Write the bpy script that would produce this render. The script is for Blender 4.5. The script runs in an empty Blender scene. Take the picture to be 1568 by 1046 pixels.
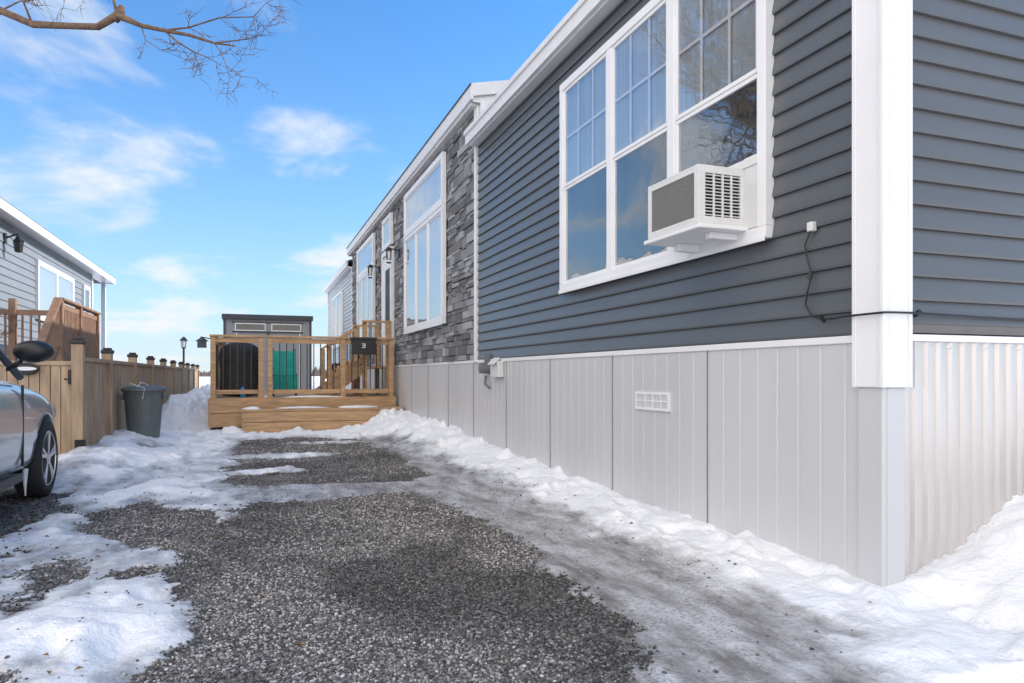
import bpy, bmesh, math, random
import numpy as np
from mathutils import Vector, Matrix
random.seed(7); rng=np.random.default_rng(5)
S=bpy.context.scene; COL=S.collection
S.view_settings.view_transform='Standard'; S.view_settings.look='None'; S.view_settings.exposure=0

# ---------------------------------------------------------------- materials
def newmat(name):
    m=bpy.data.materials.new(name); m.use_nodes=True
    nt=m.node_tree; b=nt.nodes['Principled BSDF']; return m,nt,b
def N(nt,t,**k):
    n=nt.nodes.new(t)
    for a,v in k.items(): setattr(n,a,v)
    return n
def mat(name,col,rough=.6,metal=0,var=.12,nscale=8,bump=.0,bscale=60,coat=0,stretch=(1,1,1),spec=.5):
    m,nt,b=newmat(name); L=nt.links.new
    tc=N(nt,'ShaderNodeTexCoord'); mp=N(nt,'ShaderNodeMapping'); mp.inputs['Scale'].default_value=stretch
    L(tc.outputs['Object'],mp.inputs['Vector'])
    no=N(nt,'ShaderNodeTexNoise'); no.inputs['Scale'].default_value=nscale; no.inputs['Detail'].default_value=6
    L(mp.outputs[0],no.inputs['Vector'])
    mr=N(nt,'ShaderNodeMapRange'); mr.inputs['From Min'].default_value=.3; mr.inputs['From Max'].default_value=.7
    mr.inputs['To Min'].default_value=1-var; mr.inputs['To Max'].default_value=1+var
    L(no.outputs['Fac'],mr.inputs['Value'])
    mx=N(nt,'ShaderNodeVectorMath',operation='SCALE'); mx.inputs[0].default_value=col[:3]
    L(mr.outputs[0],mx.inputs['Scale']); L(mx.outputs[0],b.inputs['Base Color'])
    b.inputs['Roughness'].default_value=rough; b.inputs['Metallic'].default_value=metal
    b.inputs['Coat Weight'].default_value=coat; b.inputs['Coat Roughness'].default_value=.05
    b.inputs['Specular IOR Level'].default_value=spec
    if bump>0:
        n2=N(nt,'ShaderNodeTexNoise'); n2.inputs['Scale'].default_value=bscale; n2.inputs['Detail'].default_value=5
        L(mp.outputs[0],n2.inputs['Vector'])
        bp=N(nt,'ShaderNodeBump'); bp.inputs['Strength'].default_value=bump; bp.inputs['Distance'].default_value=.01
        L(n2.outputs['Fac'],bp.inputs['Height']); L(bp.outputs[0],b.inputs['Normal'])
    return m
def attrmat(name,tint=(1,1,1),rough=.85,bump=.4,bscale=40):
    m,nt,b=newmat(name); L=nt.links.new
    at=N(nt,'ShaderNodeAttribute',attribute_name='shade')
    tc=N(nt,'ShaderNodeTexCoord'); no=N(nt,'ShaderNodeTexNoise'); no.inputs['Scale'].default_value=bscale; no.inputs['Detail'].default_value=6
    L(tc.outputs['Object'],no.inputs['Vector'])
    mr=N(nt,'ShaderNodeMapRange'); mr.inputs['To Min'].default_value=.6; mr.inputs['To Max'].default_value=1.4
    L(no.outputs['Fac'],mr.inputs['Value'])
    m1=N(nt,'ShaderNodeMath',operation='MULTIPLY'); L(at.outputs['Fac'],m1.inputs[0]); L(mr.outputs[0],m1.inputs[1])
    mx=N(nt,'ShaderNodeVectorMath',operation='SCALE'); mx.inputs[0].default_value=tint
    L(m1.outputs[0],mx.inputs['Scale']); L(mx.outputs[0],b.inputs['Base Color'])
    bp=N(nt,'ShaderNodeBump'); bp.inputs['Strength'].default_value=bump; bp.inputs['Distance'].default_value=.01
    L(no.outputs['Fac'],bp.inputs['Height']); L(bp.outputs[0],b.inputs['Normal'])
    b.inputs['Roughness'].default_value=rough
    return m
def glassmat(name,fac=.3,tint=(1,1,1)):
    m,nt,b=newmat(name); L=nt.links.new; nt.nodes.remove(b)
    out=nt.nodes['Material Output']
    tr=N(nt,'ShaderNodeBsdfTransparent'); tr.inputs[0].default_value=(*tint,1)
    gl=N(nt,'ShaderNodeBsdfGlossy'); gl.inputs['Roughness'].default_value=.01
    lw=N(nt,'ShaderNodeLayerWeight'); lw.inputs['Blend'].default_value=.5
    pw=N(nt,'ShaderNodeMath',operation='POWER'); pw.inputs[1].default_value=3.5; L(lw.outputs['Facing'],pw.inputs[0])
    ad=N(nt,'ShaderNodeMath',operation='ADD'); ad.use_clamp=True; ad.inputs[1].default_value=fac; L(pw.outputs[0],ad.inputs[0])
    hf=N(nt,'ShaderNodeMath',operation='MULTIPLY'); hf.inputs[1].default_value=.6; L(ad.outputs[0],hf.inputs[0])
    # slight waviness of the pane
    tc=N(nt,'ShaderNodeTexCoord'); no=N(nt,'ShaderNodeTexNoise'); no.inputs['Scale'].default_value=2.2; L(tc.outputs['Object'],no.inputs['Vector'])
    bp=N(nt,'ShaderNodeBump'); bp.inputs['Strength'].default_value=.15; bp.inputs['Distance'].default_value=.03; L(no.outputs['Fac'],bp.inputs['Height']); L(bp.outputs[0],gl.inputs['Normal'])
    mx=N(nt,'ShaderNodeMixShader'); L(hf.outputs[0],mx.inputs[0]); L(tr.outputs[0],mx.inputs[1]); L(gl.outputs[0],mx.inputs[2])
    L(mx.outputs[0],out.inputs[0]); return m

M_side=mat('siding_slate',(.098,.108,.119),.33,var=.07,nscale=1.5,bump=.12,bscale=3,stretch=(1,.4,8))
M_side_e=mat('siding_slate_end',(.108,.109,.112),.33,var=.07,nscale=1.5,bump=.12,bscale=3,stretch=(.4,1,8))
M_side_n=mat('siding_grey',(.25,.27,.30),.5,var=.06,nscale=1.5)
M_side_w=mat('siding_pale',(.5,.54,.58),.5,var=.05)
M_white=mat('white_vinyl',(.80,.80,.81),.35,var=.03,nscale=3)
M_skirt=mat('skirt_vinyl',(.56,.565,.58),.32,var=.05,nscale=1.2,bump=.05,bscale=2,stretch=(1,1,.3))
M_metal=mat('skirt_metal',(.66,.63,.61),.26,metal=.6,var=.06,nscale=2,stretch=(1,1,.3))
M_roof=mat('shingles',(.08,.08,.09),.9,var=.3,nscale=30,bump=.5,bscale=40)
M_stone=attrmat('ledge_stone',(.96,.98,1.02))
M_mortar=mat('mortar',(.08,.08,.085),.9)
M_blind=mat('blind',(.78,.82,.85),.8,var=.02)
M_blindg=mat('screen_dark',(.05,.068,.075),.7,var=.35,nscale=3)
M_glass=glassmat('window_glass',.34)
M_glassd=glassmat('window_glass_screened',.20)
M_wood=mat('deck_wood',(.45,.285,.155),.65,var=.25,nscale=6,bump=.3,bscale=20,stretch=(.5,2,4))
M_woodf=mat('fence_wood',(.39,.28,.185),.75,var=.3,nscale=7,bump=.3,bscale=20,stretch=(2,2,.3))
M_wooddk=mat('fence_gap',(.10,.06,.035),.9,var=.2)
M_black=mat('black_metal',(.015,.015,.017),.4,var=.2)
M_blackcl=mat('black_cover',(.02,.022,.025),.7,var=.3,nscale=12,bump=.6,bscale=10)
M_ac=mat('ac_beige',(.68,.68,.67),.45,var=.04)
M_acfin=mat('ac_fins',(.27,.265,.255),.55,metal=.1,var=.2,nscale=30,stretch=(1,1,8))
M_bin=mat('bin_plastic',(.11,.13,.135),.5,var=.08,bump=.1,bscale=80)
M_carp=mat('car_paint',(.54,.58,.63),.28,metal=.4,var=.03,coat=1)
M_rub=mat('rubber',(.02,.02,.02),.8,var=.3,bump=.2)
M_rim=mat('alloy',(.55,.56,.58),.3,metal=.8,var=.05)
M_carglass=mat('car_glass',(.01,.012,.015),.03,var=0,coat=1)
M_shed=mat('shed_wall',(.30,.32,.35),.7,var=.06)
M_dark=mat('dark_trim',(.05,.06,.07),.5,var=.1)
M_teal=mat('teal_fabric',(.01,.30,.26),.8,var=.2)
M_bark=mat('bark',(.15,.095,.065),.9,var=.35,nscale=25,bump=.6,bscale=60)
M_snow2=mat('snow_patch',(.86,.87,.89),.7,var=.03,bump=.6,bscale=25)
M_wsoft=mat('fascia_white',(.74,.74,.75),.45,var=.04)
M_blue=mat('blue_plastic',(.02,.25,.6),.4,var=.1)
M_stones=attrmat('gravel_stones',(.80,.755,.725),.8,.3,90)
M_far=mat('far_trees',(.16,.13,.12),.95,var=.3)

# ---------------------------------------------------------------- mesh helpers
class B:
    def __init__(s): s.v=[];s.f=[];s.sh=[]
    def box(s,x0,x1,y0,y1,z0,z1,sh=1.):
        n=len(s.v)
        s.v+=[(x0,y0,z0),(x1,y0,z0),(x1,y1,z0),(x0,y1,z0),(x0,y0,z1),(x1,y0,z1),(x1,y1,z1),(x0,y1,z1)]
        s.f+=[(n,n+3,n+2,n+1),(n+4,n+5,n+6,n+7),(n,n+1,n+5,n+4),(n+1,n+2,n+6,n+5),(n+2,n+3,n+7,n+6),(n+3,n,n+4,n+7)]
        s.sh+=[sh]*8; return s
    def beam(s,p,q,w,h,up=Vector((0,0,1))):
        p=Vector(p);q=Vector(q);d=(q-p).normalized();a=d.cross(up)
        if a.length<1e-4:a=Vector((1,0,0))
        a.normalize();b=a.cross(d).normalized();n=len(s.v)
        for c in (p,q):
            for i,j in ((-1,-1),(1,-1),(1,1),(-1,1)): s.v.append(tuple(c+a*i*w/2+b*j*h/2))
        s.f+=[(n,n+1,n+2,n+3),(n+7,n+6,n+5,n+4)]+[(n+i,n+4+i,n+4+(i+1)%4,n+(i+1)%4) for i in range(4)]
        s.sh+=[1]*8; return s
    def tube(s,pts,rad,k=6):
        n0=len(s.v); pts=[Vector(p) for p in pts]
        for i,p in enumerate(pts):
            d=(pts[min(i+1,len(pts)-1)]-pts[max(i-1,0)]).normalized()
            a=d.cross(Vector((0.13,.21,1)))
            if a.length<1e-3:a=Vector((1,0,0))
            a.normalize();b=a.cross(d)
            r=rad[i] if hasattr(rad,'__len__') else rad
            for j in range(k):
                t=2*math.pi*j/k; s.v.append(tuple(p+a*math.cos(t)*r+b*math.sin(t)*r)); s.sh.append(1)
        for i in range(len(pts)-1):
            for j in range(k):
                a=n0+i*k+j;b=n0+i*k+(j+1)%k; s.f.append((a,b,b+k,a+k))
        s.f.append(tuple(n0+j for j in range(k))[::-1]); s.f.append(tuple(n0+(len(pts)-1)*k+j for j in range(k)))
        return s
    def lathe(s,c,prof,k=24,axis='z'):
        n0=len(s.v); c=Vector(c)
        for r,h in prof:
            for j in range(k):
                t=2*math.pi*j/k
                if axis=='z': o=(r*math.cos(t),r*math.sin(t),h)
                elif axis=='x': o=(h,r*math.cos(t),r*math.sin(t))
                else: o=(r*math.cos(t),h,r*math.sin(t))
                s.v.append(tuple(c+Vector(o))); s.sh.append(1)
        for i in range(len(prof)-1):
            for j in range(k):
                a=n0+i*k+j;b=n0+i*k+(j+1)%k; s.f.append((a,b,b+k,a+k))
        s.f.append(tuple(n0+j for j in range(k))[::-1]); s.f.append(tuple(n0+(len(prof)-1)*k+j for j in range(k)))
        return s
    def obj(s,name,m,parent=None,bevel=0,smooth=False,shade=False,sub=0):
        me=bpy.data.meshes.new(name); me.from_pydata(s.v,[],s.f); me.update()
        bm=bmesh.new(); bm.from_mesh(me); bmesh.ops.recalc_face_normals(bm,faces=bm.faces); bm.to_mesh(me); bm.free()
        if shade:
            at=me.attributes.new('shade','FLOAT','POINT'); at.data.foreach_set('value',s.sh)
        me.materials.append(m); o=bpy.data.objects.new(name,me); COL.objects.link(o)
        if smooth:
            for p in me.polygons:p.use_smooth=True
        if bevel:
            md=o.modifiers.new('b','BEVEL'); md.width=bevel; md.segments=2; md.limit_method='ANGLE'
        if sub:
            md=o.modifiers.new('s','SUBSURF'); md.levels=sub; md.render_levels=sub
        if parent:o.parent=parent
        return o
def empty(name):
    o=bpy.data.objects.new(name,None); COL.objects.link(o); o.empty_display_size=.2; return o

# ---------------------------------------------------------------- noise
perm=np.random.default_rng(11).random((512,512))
def vn(x,y):
    xi=np.floor(x).astype(int);yi=np.floor(y).astype(int);fx=x-xi;fy=y-yi
    fx=fx*fx*(3-2*fx);fy=fy*fy*(3-2*fy)
    g=lambda a,b:perm[a%512,b%512]
    return (g(xi,yi)*(1-fx)+g(xi+1,yi)*fx)*(1-fy)+(g(xi,yi+1)*(1-fx)+g(xi+1,yi+1)*fx)*fy
def fbm(x,y,o=4):
    s=0;a=.5;t=0
    for i in range(o):
        s=s+a*vn(x*2**i+17.3*i,y*2**i+9.1*i);t+=a;a*=.5
    return s/t
def sdf(poly,x,y):
    d=np.full(x.shape,1e9);ins=np.zeros(x.shape,bool);n=len(poly)
    for i in range(n):
        ax,ay=poly[i];bx,by=poly[(i+1)%n];ex=bx-ax;ey=by-ay
        t=np.clip(((x-ax)*ex+(y-ay)*ey)/(ex*ex+ey*ey),0,1)
        d=np.minimum(d,np.hypot(x-ax-t*ex,y-ay-t*ey))
        c=((ay>y)!=(by>y))&(x<(bx-ax)*(y-ay)/((by-ay) if by!=ay else 1e-9)+ax); ins^=c
    return np.where(ins,-d,d)
def ss(a,b,x):
    t=np.clip((x-a)/(b-a),0,1);return t*t*(3-2*t)
PA=[(-.33,2.7),(-.26,3.26),(-.29,3.85),(-.6,4.75),(-1.05,5.45),(-1.15,5.95),(-.78,6.5),(-.42,5.9),(-.2,5.4),(.03,6.15),(.67,6.1),(1.3,6.2),(1.6,5.1),(1.6,4.21),(1.5,3.23),(1.5,2.63),(1.2,2.1),(1.2,-3),(-.4,-3)]
PB=[(-.15,12.1),(.8,12.3),(1.6,11.6),(1.78,9.8),(1.78,8.0),(1.5,6.9),(.7,7.0),(-.1,7.1),(-.33,7.4),(-.2,8.6),(-.27,9.8)]
PC=[(-1.6,4.2),(-1.6,5.2),(-1.35,6.1),(-1.45,7.2),(-1.9,7.4),(-3.9,7.0),(-3.9,1),(-1.8,1)]
PD=[(-.3,7.3),(.2,6.2),(1.2,5.6),(1.4,4),(1.2,2.5),(1.0,1),(2.0,1),(2.05,3),(1.98,5.5),(1.95,8.5),(1.9,11),(1.7,11.5),(1.6,7.4),(.7,7.3)]
def ground(x,y):
    wob=(fbm(x*2.2,y*2.2,5)-.5)*.55+(fbm(x*11+5,y*11,3)-.5)*.12
    fine=(fbm(x*22+3,y*22,3)-.5)*.14
    g=np.minimum(np.minimum(sdf(PA,x,y),sdf(PB,x,y)),sdf(PC,x,y))
    for cx,cy,r in ((-.95,4.45,.20),(-1.05,3.75,.14),(-.95,2.9,.14),(-.55,4.25,.08),(-1.25,4.9,.1)):
        g=np.minimum(g,np.hypot(x-cx,(y-cy)*.8)-r)
    for cx,cy,a,b in ((.25,9.6,.75,.28),(1.1,11.2,.5,.2),(.1,8.1,.4,.15)):
        g=np.maximum(g,(1-np.hypot((x-cx)/a,(y-cy)/b))*.25)
    snow=ss(-.06,.07,g+wob*.8+fine)
    dirt=1-ss(-.05,.5,sdf(PD,x,y)+wob*1.3)
    dirt=np.maximum(dirt,(1-ss(0,.35,g+wob))*.6)
    dirt=np.maximum(dirt,.6*ss(.45,.60,fbm(x*1.6+20,y*1.1,4))*(1-ss(.2,.8,x))*(1-ss(11,13,y)))
    rough_=ss(8,12,y)*.8+.12
    lump=(fbm(x*3,y*3,4)-.5)*.08+(fbm(x*9+3,y*9,3)-.5)*.028+(np.maximum(fbm(x*5+40,y*5,3)-.58,0))*.2
    base=.045*(1-.75*dirt)
    amp=(1-.8*dirt)*(1-.3*(x<0)*(y<9))
    wob2=(fbm(x*1.3+8,y*1.3,3)-.5)
    side=np.clip((x-1.85-wob2*.5)/.93,0,1.2)*(x<3.2)
    bank=side*(.05+.24*ss(4,13,y))*(1-ss(30,34,y))
    bank=bank*(y>2.2)*ss(2.2,3.2,y)
    pile=.13*np.exp(-((x-2.2)/.6)**2-((y-12.7)/.6)**2)+.03*np.exp(-((x-1.2)/1.0)**2-((y-13.0)/.3)**2)+.08*np.exp(-((x-2.45)/.3)**2-((y-10.6)/.8)**2)
    rb=ss(2.75,4.2,x+wob2*.3)*.54
    rb=rb*ss(.3,1.4,y)
    left=.16*np.exp(-((x+1.75)/.45)**2)*ss(7.6,8.6,y)*(1-ss(12,14,y))+.48*np.exp(-((x+1.45)/.55)**2)*ss(14,17,y)*(1-ss(30,40,y))
    far=ss(15,25,y)*.1
    ft=np.maximum(fbm(x*4.5+70,y*3.2+5,2)-.6,0)*.25
    h=snow*(base+lump*amp*(1+rough_*1.1*np.clip(bank*4+left*2+pile*3,0,1.2)+.8*np.clip(rb*2,0,1))-ft*amp)+bank+pile+rb+left*(.8+.4*fbm(x*2,y*2,3))+far
    big=np.maximum(np.abs(x)-60,0)+np.maximum(y-80,0)
    h=h*np.where(big>0,.3,1)
    h=h+(1-snow)*(fbm(x*6,y*6,3)-.5)*.03
    return h,snow,dirt
def axis(segs,outer_lo,outer_hi):
    a=[]
    for s,e,st in segs: a+=list(np.arange(s,e-1e-6,st))
    a.append(segs[-1][1]); a=np.array(a)
    lo=segs[0][0];hi=segs[-1][1];L=[];st=segs[0][2]
    v=lo
    while v>outer_lo: st*=1.35; v-=st; L.append(v)
    R=[];st=segs[-1][2];v=hi
    while v<outer_hi: st*=1.3; v+=st; R.append(v)
    return np.array(L[::-1]+list(a)+R)
xs=axis([(-4,-2,.06),(-2,4.6,.022),(4.6,6,.08)],-3000,3000)
ys=axis([(.6,1.4,.05),(1.4,6,.022),(6,14,.045),(14,30,.2)],-3000,4000)
X,Y=np.meshgrid(xs,ys,indexing='xy'); H,SN,DI=ground(X,Y)
nx,ny=len(xs),len(ys)
V=np.stack([X,Y,H],-1).reshape(-1,3)
idx=np.arange(nx*ny).reshape(ny,nx)
F=np.stack([idx[:-1,:-1],idx[:-1,1:],idx[1:,1:],idx[1:,:-1]],-1).reshape(-1,4)
def npmesh(name,V,F,m,attrs={},smooth=True):
    me=bpy.data.meshes.new(name); k=F.shape[1]
    me.vertices.add(len(V)); me.vertices.foreach_set('co',V.astype(np.float32).ravel())
    me.loops.add(F.size); me.loops.foreach_set('vertex_index',F.astype(np.int32).ravel())
    me.polygons.add(len(F)); me.polygons.foreach_set('loop_start',np.arange(0,F.size,k,dtype=np.int32))
    me.polygons.foreach_set('loop_total',np.full(len(F),k,dtype=np.int32))
    me.polygons.foreach_set('use_smooth',np.full(len(F),smooth))
    me.update(calc_edges=True)
    for a,v in attrs.items():
        at=me.attributes.new(a,'FLOAT','POINT'); at.data.foreach_set('value',v.astype(np.float32).ravel())
    me.materials.append(m); o=bpy.data.objects.new(name,me); COL.objects.link(o); return o
mg,nt,b=newmat('snowy_gravel_ground'); L=nt.links.new
geo=N(nt,'ShaderNodeNewGeometry')
sn=N(nt,'ShaderNodeAttribute',attribute_name='snow'); di=N(nt,'ShaderNodeAttribute',attribute_name='dirt')
def noise(sc,det=6,rough=.5,stretch=None):
    n=N(nt,'ShaderNodeTexNoise'); n.inputs['Scale'].default_value=sc; n.inputs['Detail'].default_value=det; n.inputs['Roughness'].default_value=rough
    if stretch:
        m_=N(nt,'ShaderNodeMapping'); m_.inputs['Scale'].default_value=stretch; m_.inputs['Rotation'].default_value=(0,0,.12); L(geo.outputs['Position'],m_.inputs[0]); L(m_.outputs[0],n.inputs['Vector'])
    else: L(geo.outputs['Position'],n.inputs['Vector'])
    return n
def mth(op,a,bb,c=None):
    n=N(nt,'ShaderNodeMath',operation=op); n.use_clamp=False
    for i,v in enumerate((a,bb)):
        if isinstance(v,(int,float)): n.inputs[i].default_value=v
        else: L(v,n.inputs[i])
    return n.outputs[0]
def rng_(v,a,b_,c,d):
    n=N(nt,'ShaderNodeMapRange'); L(v,n.inputs['Value'])
    for k,x in zip(('From Min','From Max','To Min','To Max'),(a,b_,c,d)): n.inputs[k].default_value=x
    return n.outputs[0]
def mixc(f,a,bb):
    n=N(nt,'ShaderNodeMix',data_type='RGBA')
    L(f,n.inputs['Factor'])
    for s,v in (('A',a),('B',bb)):
        i=[q for q in n.inputs if q.name==s and q.type=='RGBA'][0]
        if isinstance(v,tuple): i.default_value=(*v,1)
        else: L(v,i)
    return [q for q in n.outputs if q.type=='RGBA'][0]
vo=N(nt,'ShaderNodeTexVoronoi'); vo.inputs['Scale'].default_value=75; L(geo.outputs['Position'],vo.inputs['Vector'])
vs=N(nt,'ShaderNodeSeparateColor'); L(vo.outputs['Color'],vs.inputs[0])
grv=mixc(rng_(vs.outputs[0],0,1,0,1),(.075,.069,.064),(.33,.31,.295))
n_big=noise(1.6,5); grv=mixc(rng_(n_big.outputs['Fac'],.40,.60,0,.7),grv,(.075,.068,.062))
n_s=noise(2.5,6); n_f=noise(35,5,.6)
snowc=mixc(rng_(n_s.outputs['Fac'],.3,.7,0,1),(.83,.84,.87),(.90,.91,.93))
ice_n=noise(3,8,.65,(1.9,.55,1))
icec=mixc(rng_(ice_n.outputs['Fac'],.36,.64,0,1),(.16,.148,.138),(.62,.62,.63))
icec=mixc(rng_(noise(60,4,.6).outputs['Fac'],.48,.64,0,.65),icec,(.17,.152,.138))
dm=rng_(mth('ADD',di.outputs['Fac'],rng_(noise(4,7,.65,(1.3,.7,1)).outputs['Fac'],.3,.7,-.4,.35)),.2,.85,0,1)
sc=mixc(dm,snowc,icec)
sm=rng_(mth('ADD',sn.outputs['Fac'],rng_(n_f.outputs['Fac'],.3,.7,-.25,.25)),.35,.6,0,1)
spk=noise(120,3,.6); sp=rng_(spk.outputs['Fac'],.68,.72,0,.6)
sc=mixc(sp,sc,(.16,.13,.11))
L(mixc(sm,grv,sc),b.inputs['Base Color'])
L(rng_(mth('MULTIPLY',dm,sm),0,1,.7,.25),b.inputs['Roughness'])
hb=mth('ADD',mth('MULTIPLY',vo.outputs['Distance'],mth('MULTIPLY',mth('SUBTRACT',1.0,sm),-1.2)),mth('MULTIPLY',n_f.outputs['Fac'],.7))
hb=mth('ADD',hb,mth('MULTIPLY',noise(9,5).outputs['Fac'],1.6))
bp=N(nt,'ShaderNodeBump'); bp.inputs['Strength'].default_value=.75; bp.inputs['Distance'].default_value=.022; L(hb,bp.inputs['Height']); L(bp.outputs[0],b.inputs['Normal'])
npmesh('snowy_ground',V,F,mg,{'snow':SN,'dirt':DI})

bm=bmesh.new(); bmesh.ops.create_icosphere(bm,subdivisions=1,radius=1); bm.verts.ensure_lookup_table()
iv=np.array([v.co[:] for v in bm.verts]); ifc=np.array([[v.index for v in f.verts] for f in bm.faces]); bm.free()
def stones(n,x0,x1,y0,y1,s0,s1,thr=.9):
    x=rng.uniform(x0,x1,n);y=rng.uniform(y0,y1,n);h,s,d=ground(x,y)
    k=(s<rng.uniform(.15,thr,n)); x=x[k];y=y[k];h=h[k];m=len(x)
    sc=rng.uniform(s0,s1,(m,1,1))*rng.uniform(.55,1.2,(m,1,3))*np.array([1,1,.75])
    P=iv[None]*(1+rng.uniform(-.28,.28,(m,12,1)))*sc
    a=rng.uniform(0,6.28,m);c,s_=np.cos(a)[:,None],np.sin(a)[:,None]
    Px=P[...,0]*c-P[...,1]*s_;Py=P[...,0]*s_+P[...,1]*c
    W=np.stack([Px+x[:,None],Py+y[:,None],P[...,2]+h[:,None]+.002],-1)
    wet=np.clip((fbm(x*1.3+3,y*1.3,4)-.44)*5,0,1)*.6
    sh=np.repeat(rng.choice([.08,.16,.26,.38,.54,.72],m,p=[.18,.22,.22,.18,.12,.08])*rng.uniform(.8,1.2,m)*(1-wet),12)
    return W.reshape(-1,3),(ifc[None]+(np.arange(m)*12)[:,None,None]).reshape(-1,3),sh
parts=[stones(50000,-1.2,1.85,2.0,4.4,.004,.0095),stones(25000,-1.3,1.85,4.4,6.8,.005,.010),stones(12000,-.6,2,6.8,12.5,.007,.012),stones(5000,-2.6,-1.3,4.6,7.5,.007,.012),stones(900,-1.6,2.4,2,7,.004,.011,3.5)]
off=0;Vs=[];Fs=[];Sh=[]
for v,f,s in parts: Vs.append(v);Fs.append(f+off);Sh.append(s);off+=len(v)
npmesh('driveway_gravel',np.concatenate(Vs),np.concatenate(Fs),M_stones,{'shade':np.concatenate(Sh)},False)
b=B()
for k in range(90):
    x=random.uniform(-1.2,2.6);y=random.uniform(2,9);h=float(ground(np.array([x]),np.array([y]))[0][0])+.008
    a=random.uniform(0,6.28);l=random.uniform(.008,.02);c,s_=math.cos(a)*l,math.sin(a)*l;n=len(b.v)
    b.v+=[(x-c,y-s_,h),(x+s_*.5,y-c*.5,h+.006),(x+c,y+s_,h+.002),(x-s_*.5,y+c*.5,h+.009)];b.sh+=[1]*4;b.f.append((n,n+1,n+2,n+3))
b.obj('fallen_leaves',mat('dead_leaf',(.22,.13,.06),.8,var=.4))

# ---------------------------------------------------------------- house
WX=2.784; CY=2.511; SK=1.225
house=empty('mobile_home')
def siding_front(name,x,y0,y1,z0,z1,m,par,e=.115,sgn=-1):
    b=B();z=z0;prof=[]
    while z<z1-.01:
        zt=min(z+e,z1)
        prof+=[(x,z+.001),(x+sgn*.022,z+.001),(x+sgn*.024,z+.013),(x+sgn*.004,zt)]
        z+=e
    n=len(prof)
    b.v=[(p[0],y0,p[1]) for p in prof]+[(p[0],y1,p[1]) for p in prof]; b.sh=[1]*2*n
    b.f=[(i,i+1,n+i+1,n+i) for i in range(n-1)]
    return b.obj(name,m,par)
def siding_end(name,y,x0,x1,z0,z1,m,par,e=.115,sgn=-1):
    b=B();z=z0;prof=[]
    while z<z1-.01:
        zt=min(z+e,z1)
        prof+=[(y,z+.001),(y+sgn*.022,z+.001),(y+sgn*.024,z+.013),(y+sgn*.004,zt)]
        z+=e
    n=len(prof)
    b.v=[(x0,p[0],p[1]) for p in prof]+[(x1,p[0],p[1]) for p in prof]; b.sh=[1]*2*n
    b.f=[(i,i+1,n+i+1,n+i) for i in range(n-1)]
    return b.obj(name,m,par)
siding_front('front_siding',WX,CY,8.79,SK+.03,4.03,M_side,house)
siding_end('end_siding',CY,WX,10.9,SK+.075,4.06,M_side_e,house)
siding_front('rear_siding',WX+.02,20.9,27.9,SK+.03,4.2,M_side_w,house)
B().box(WX+.01,10.8,CY+.01,8.8,0,4.03).box(WX+.06,10.8,20.95,27.9,0,4.2).obj('wall_core',M_dark,house)
B().box(WX+.02,10.8,8.85,20.85,0,4.52).obj('mortar_core',M_mortar,house)
b=B(); b.v=[(WX,CY-.0,4.06),(10.9,CY,4.06),(6.84,CY,5.9)]; b.f=[(0,1,2)]; b.sh=[1]*3; b.obj('gable_wall',M_side,house)
def roof(y0,y1,ze,zr,xe,name):
    b=B();xr=6.84;xo=13.68-xe
    b.v=[(xe,y0,ze),(xr,y0,zr),(xo,y0,ze),(xe,y1,ze),(xr,y1,zr),(xo,y1,ze),(xe,y0,ze-.05),(xr,y0,zr-.05),(xo,y0,ze-.05),(xe,y1,ze-.05),(xr,y1,zr-.05),(xo,y1,ze-.05)]
    b.f=[(0,1,4,3),(1,2,5,4),(6,9,10,7),(7,10,11,8),(0,6,7,1),(1,7,8,2),(3,4,10,9),(4,5,11,10),(0,3,9,6),(2,8,11,5)]; b.sh=[1]*12
    b.obj(name,M_roof,house)
roof(2.25,8.66,4.22,5.95,2.66,'roof_near'); roof(8.70,21.1,4.76,5.7,2.66,'roof_middle'); roof(21.1,28.2,4.42,5.95,2.66,'roof_far')
b=B()
b.box(2.615,2.66,2.2,8.84,4.05,4.21).box(2.66,WX+.01,2.25,8.80,4.035,4.055)
b.box(2.595,2.615,2.2,8.84,4.17,4.225)
b.box(2.625,2.66,8.62,21.1,4.58,4.765).box(2.66,WX+.06,8.72,21.08,4.535,4.58)
b.box(2.615,2.66,21.1,28.2,4.24,4.42).box(2.66,WX+.02,21.12,28.2,4.205,4.25)
b.beam((2.64,8.63,4.70),(6.84,8.63,5.64),.03,.16)
b.beam((2.6,2.235,4.14),(6.84,2.235,5.87),.03,.17)
b.obj('fascia',M_wsoft,house)
b=B(); b.box(2.612,2.624,8.60,21.11,4.755,4.775); b.obj('drip_edge',M_dark,house)
b=B(); n=0
b.v=[(2.66,8.655,4.56),(2.66,8.655,4.66),(6.84,8.655,5.60),(11,8.655,4.66),(11,8.655,4.1),(WX-.02,8.655,4.1),(WX-.02,8.655,4.56)]; b.f=[tuple(range(7))]; b.sh=[1]*7
b.obj('return_wall',M_white,house)
b=B()
b.box(WX-.05,WX+.002,8.77,8.84,SK,4.035)
b.box(WX-.05,WX+.002,8.70,8.84,4.06,4.534)
b.box(WX-.035,WX+.02,20.86,20.98,SK,4.2).box(WX-.035,WX+.05,27.85,27.97,SK,4.2)
b.box(WX-.028,WX,CY,8.77,SK-.01,SK+.028).box(WX-.028,WX,8.84,27.9,SK-.01,SK+.028)
b.obj('trim',M_white,house,.004)
b=B(); b.box(WX+.15,10.8,CY-.035,CY,SK-.005,SK+.028).obj('end_skirt_cap',M_white,house,.004)
b=B(); b.box(WX+.1,10.8,CY-.03,CY-.002,SK+.035,SK+.075)
b.obj('starter_strip',mat('brown_trim',(.13,.115,.105),.4),house)
b=B()
b.box(WX-.05,WX-.012,CY-.055,CY+.125,1.0,4.04)
b.box(WX-.012,WX+.125,CY-.055,CY-.018,1.0,4.04)
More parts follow.
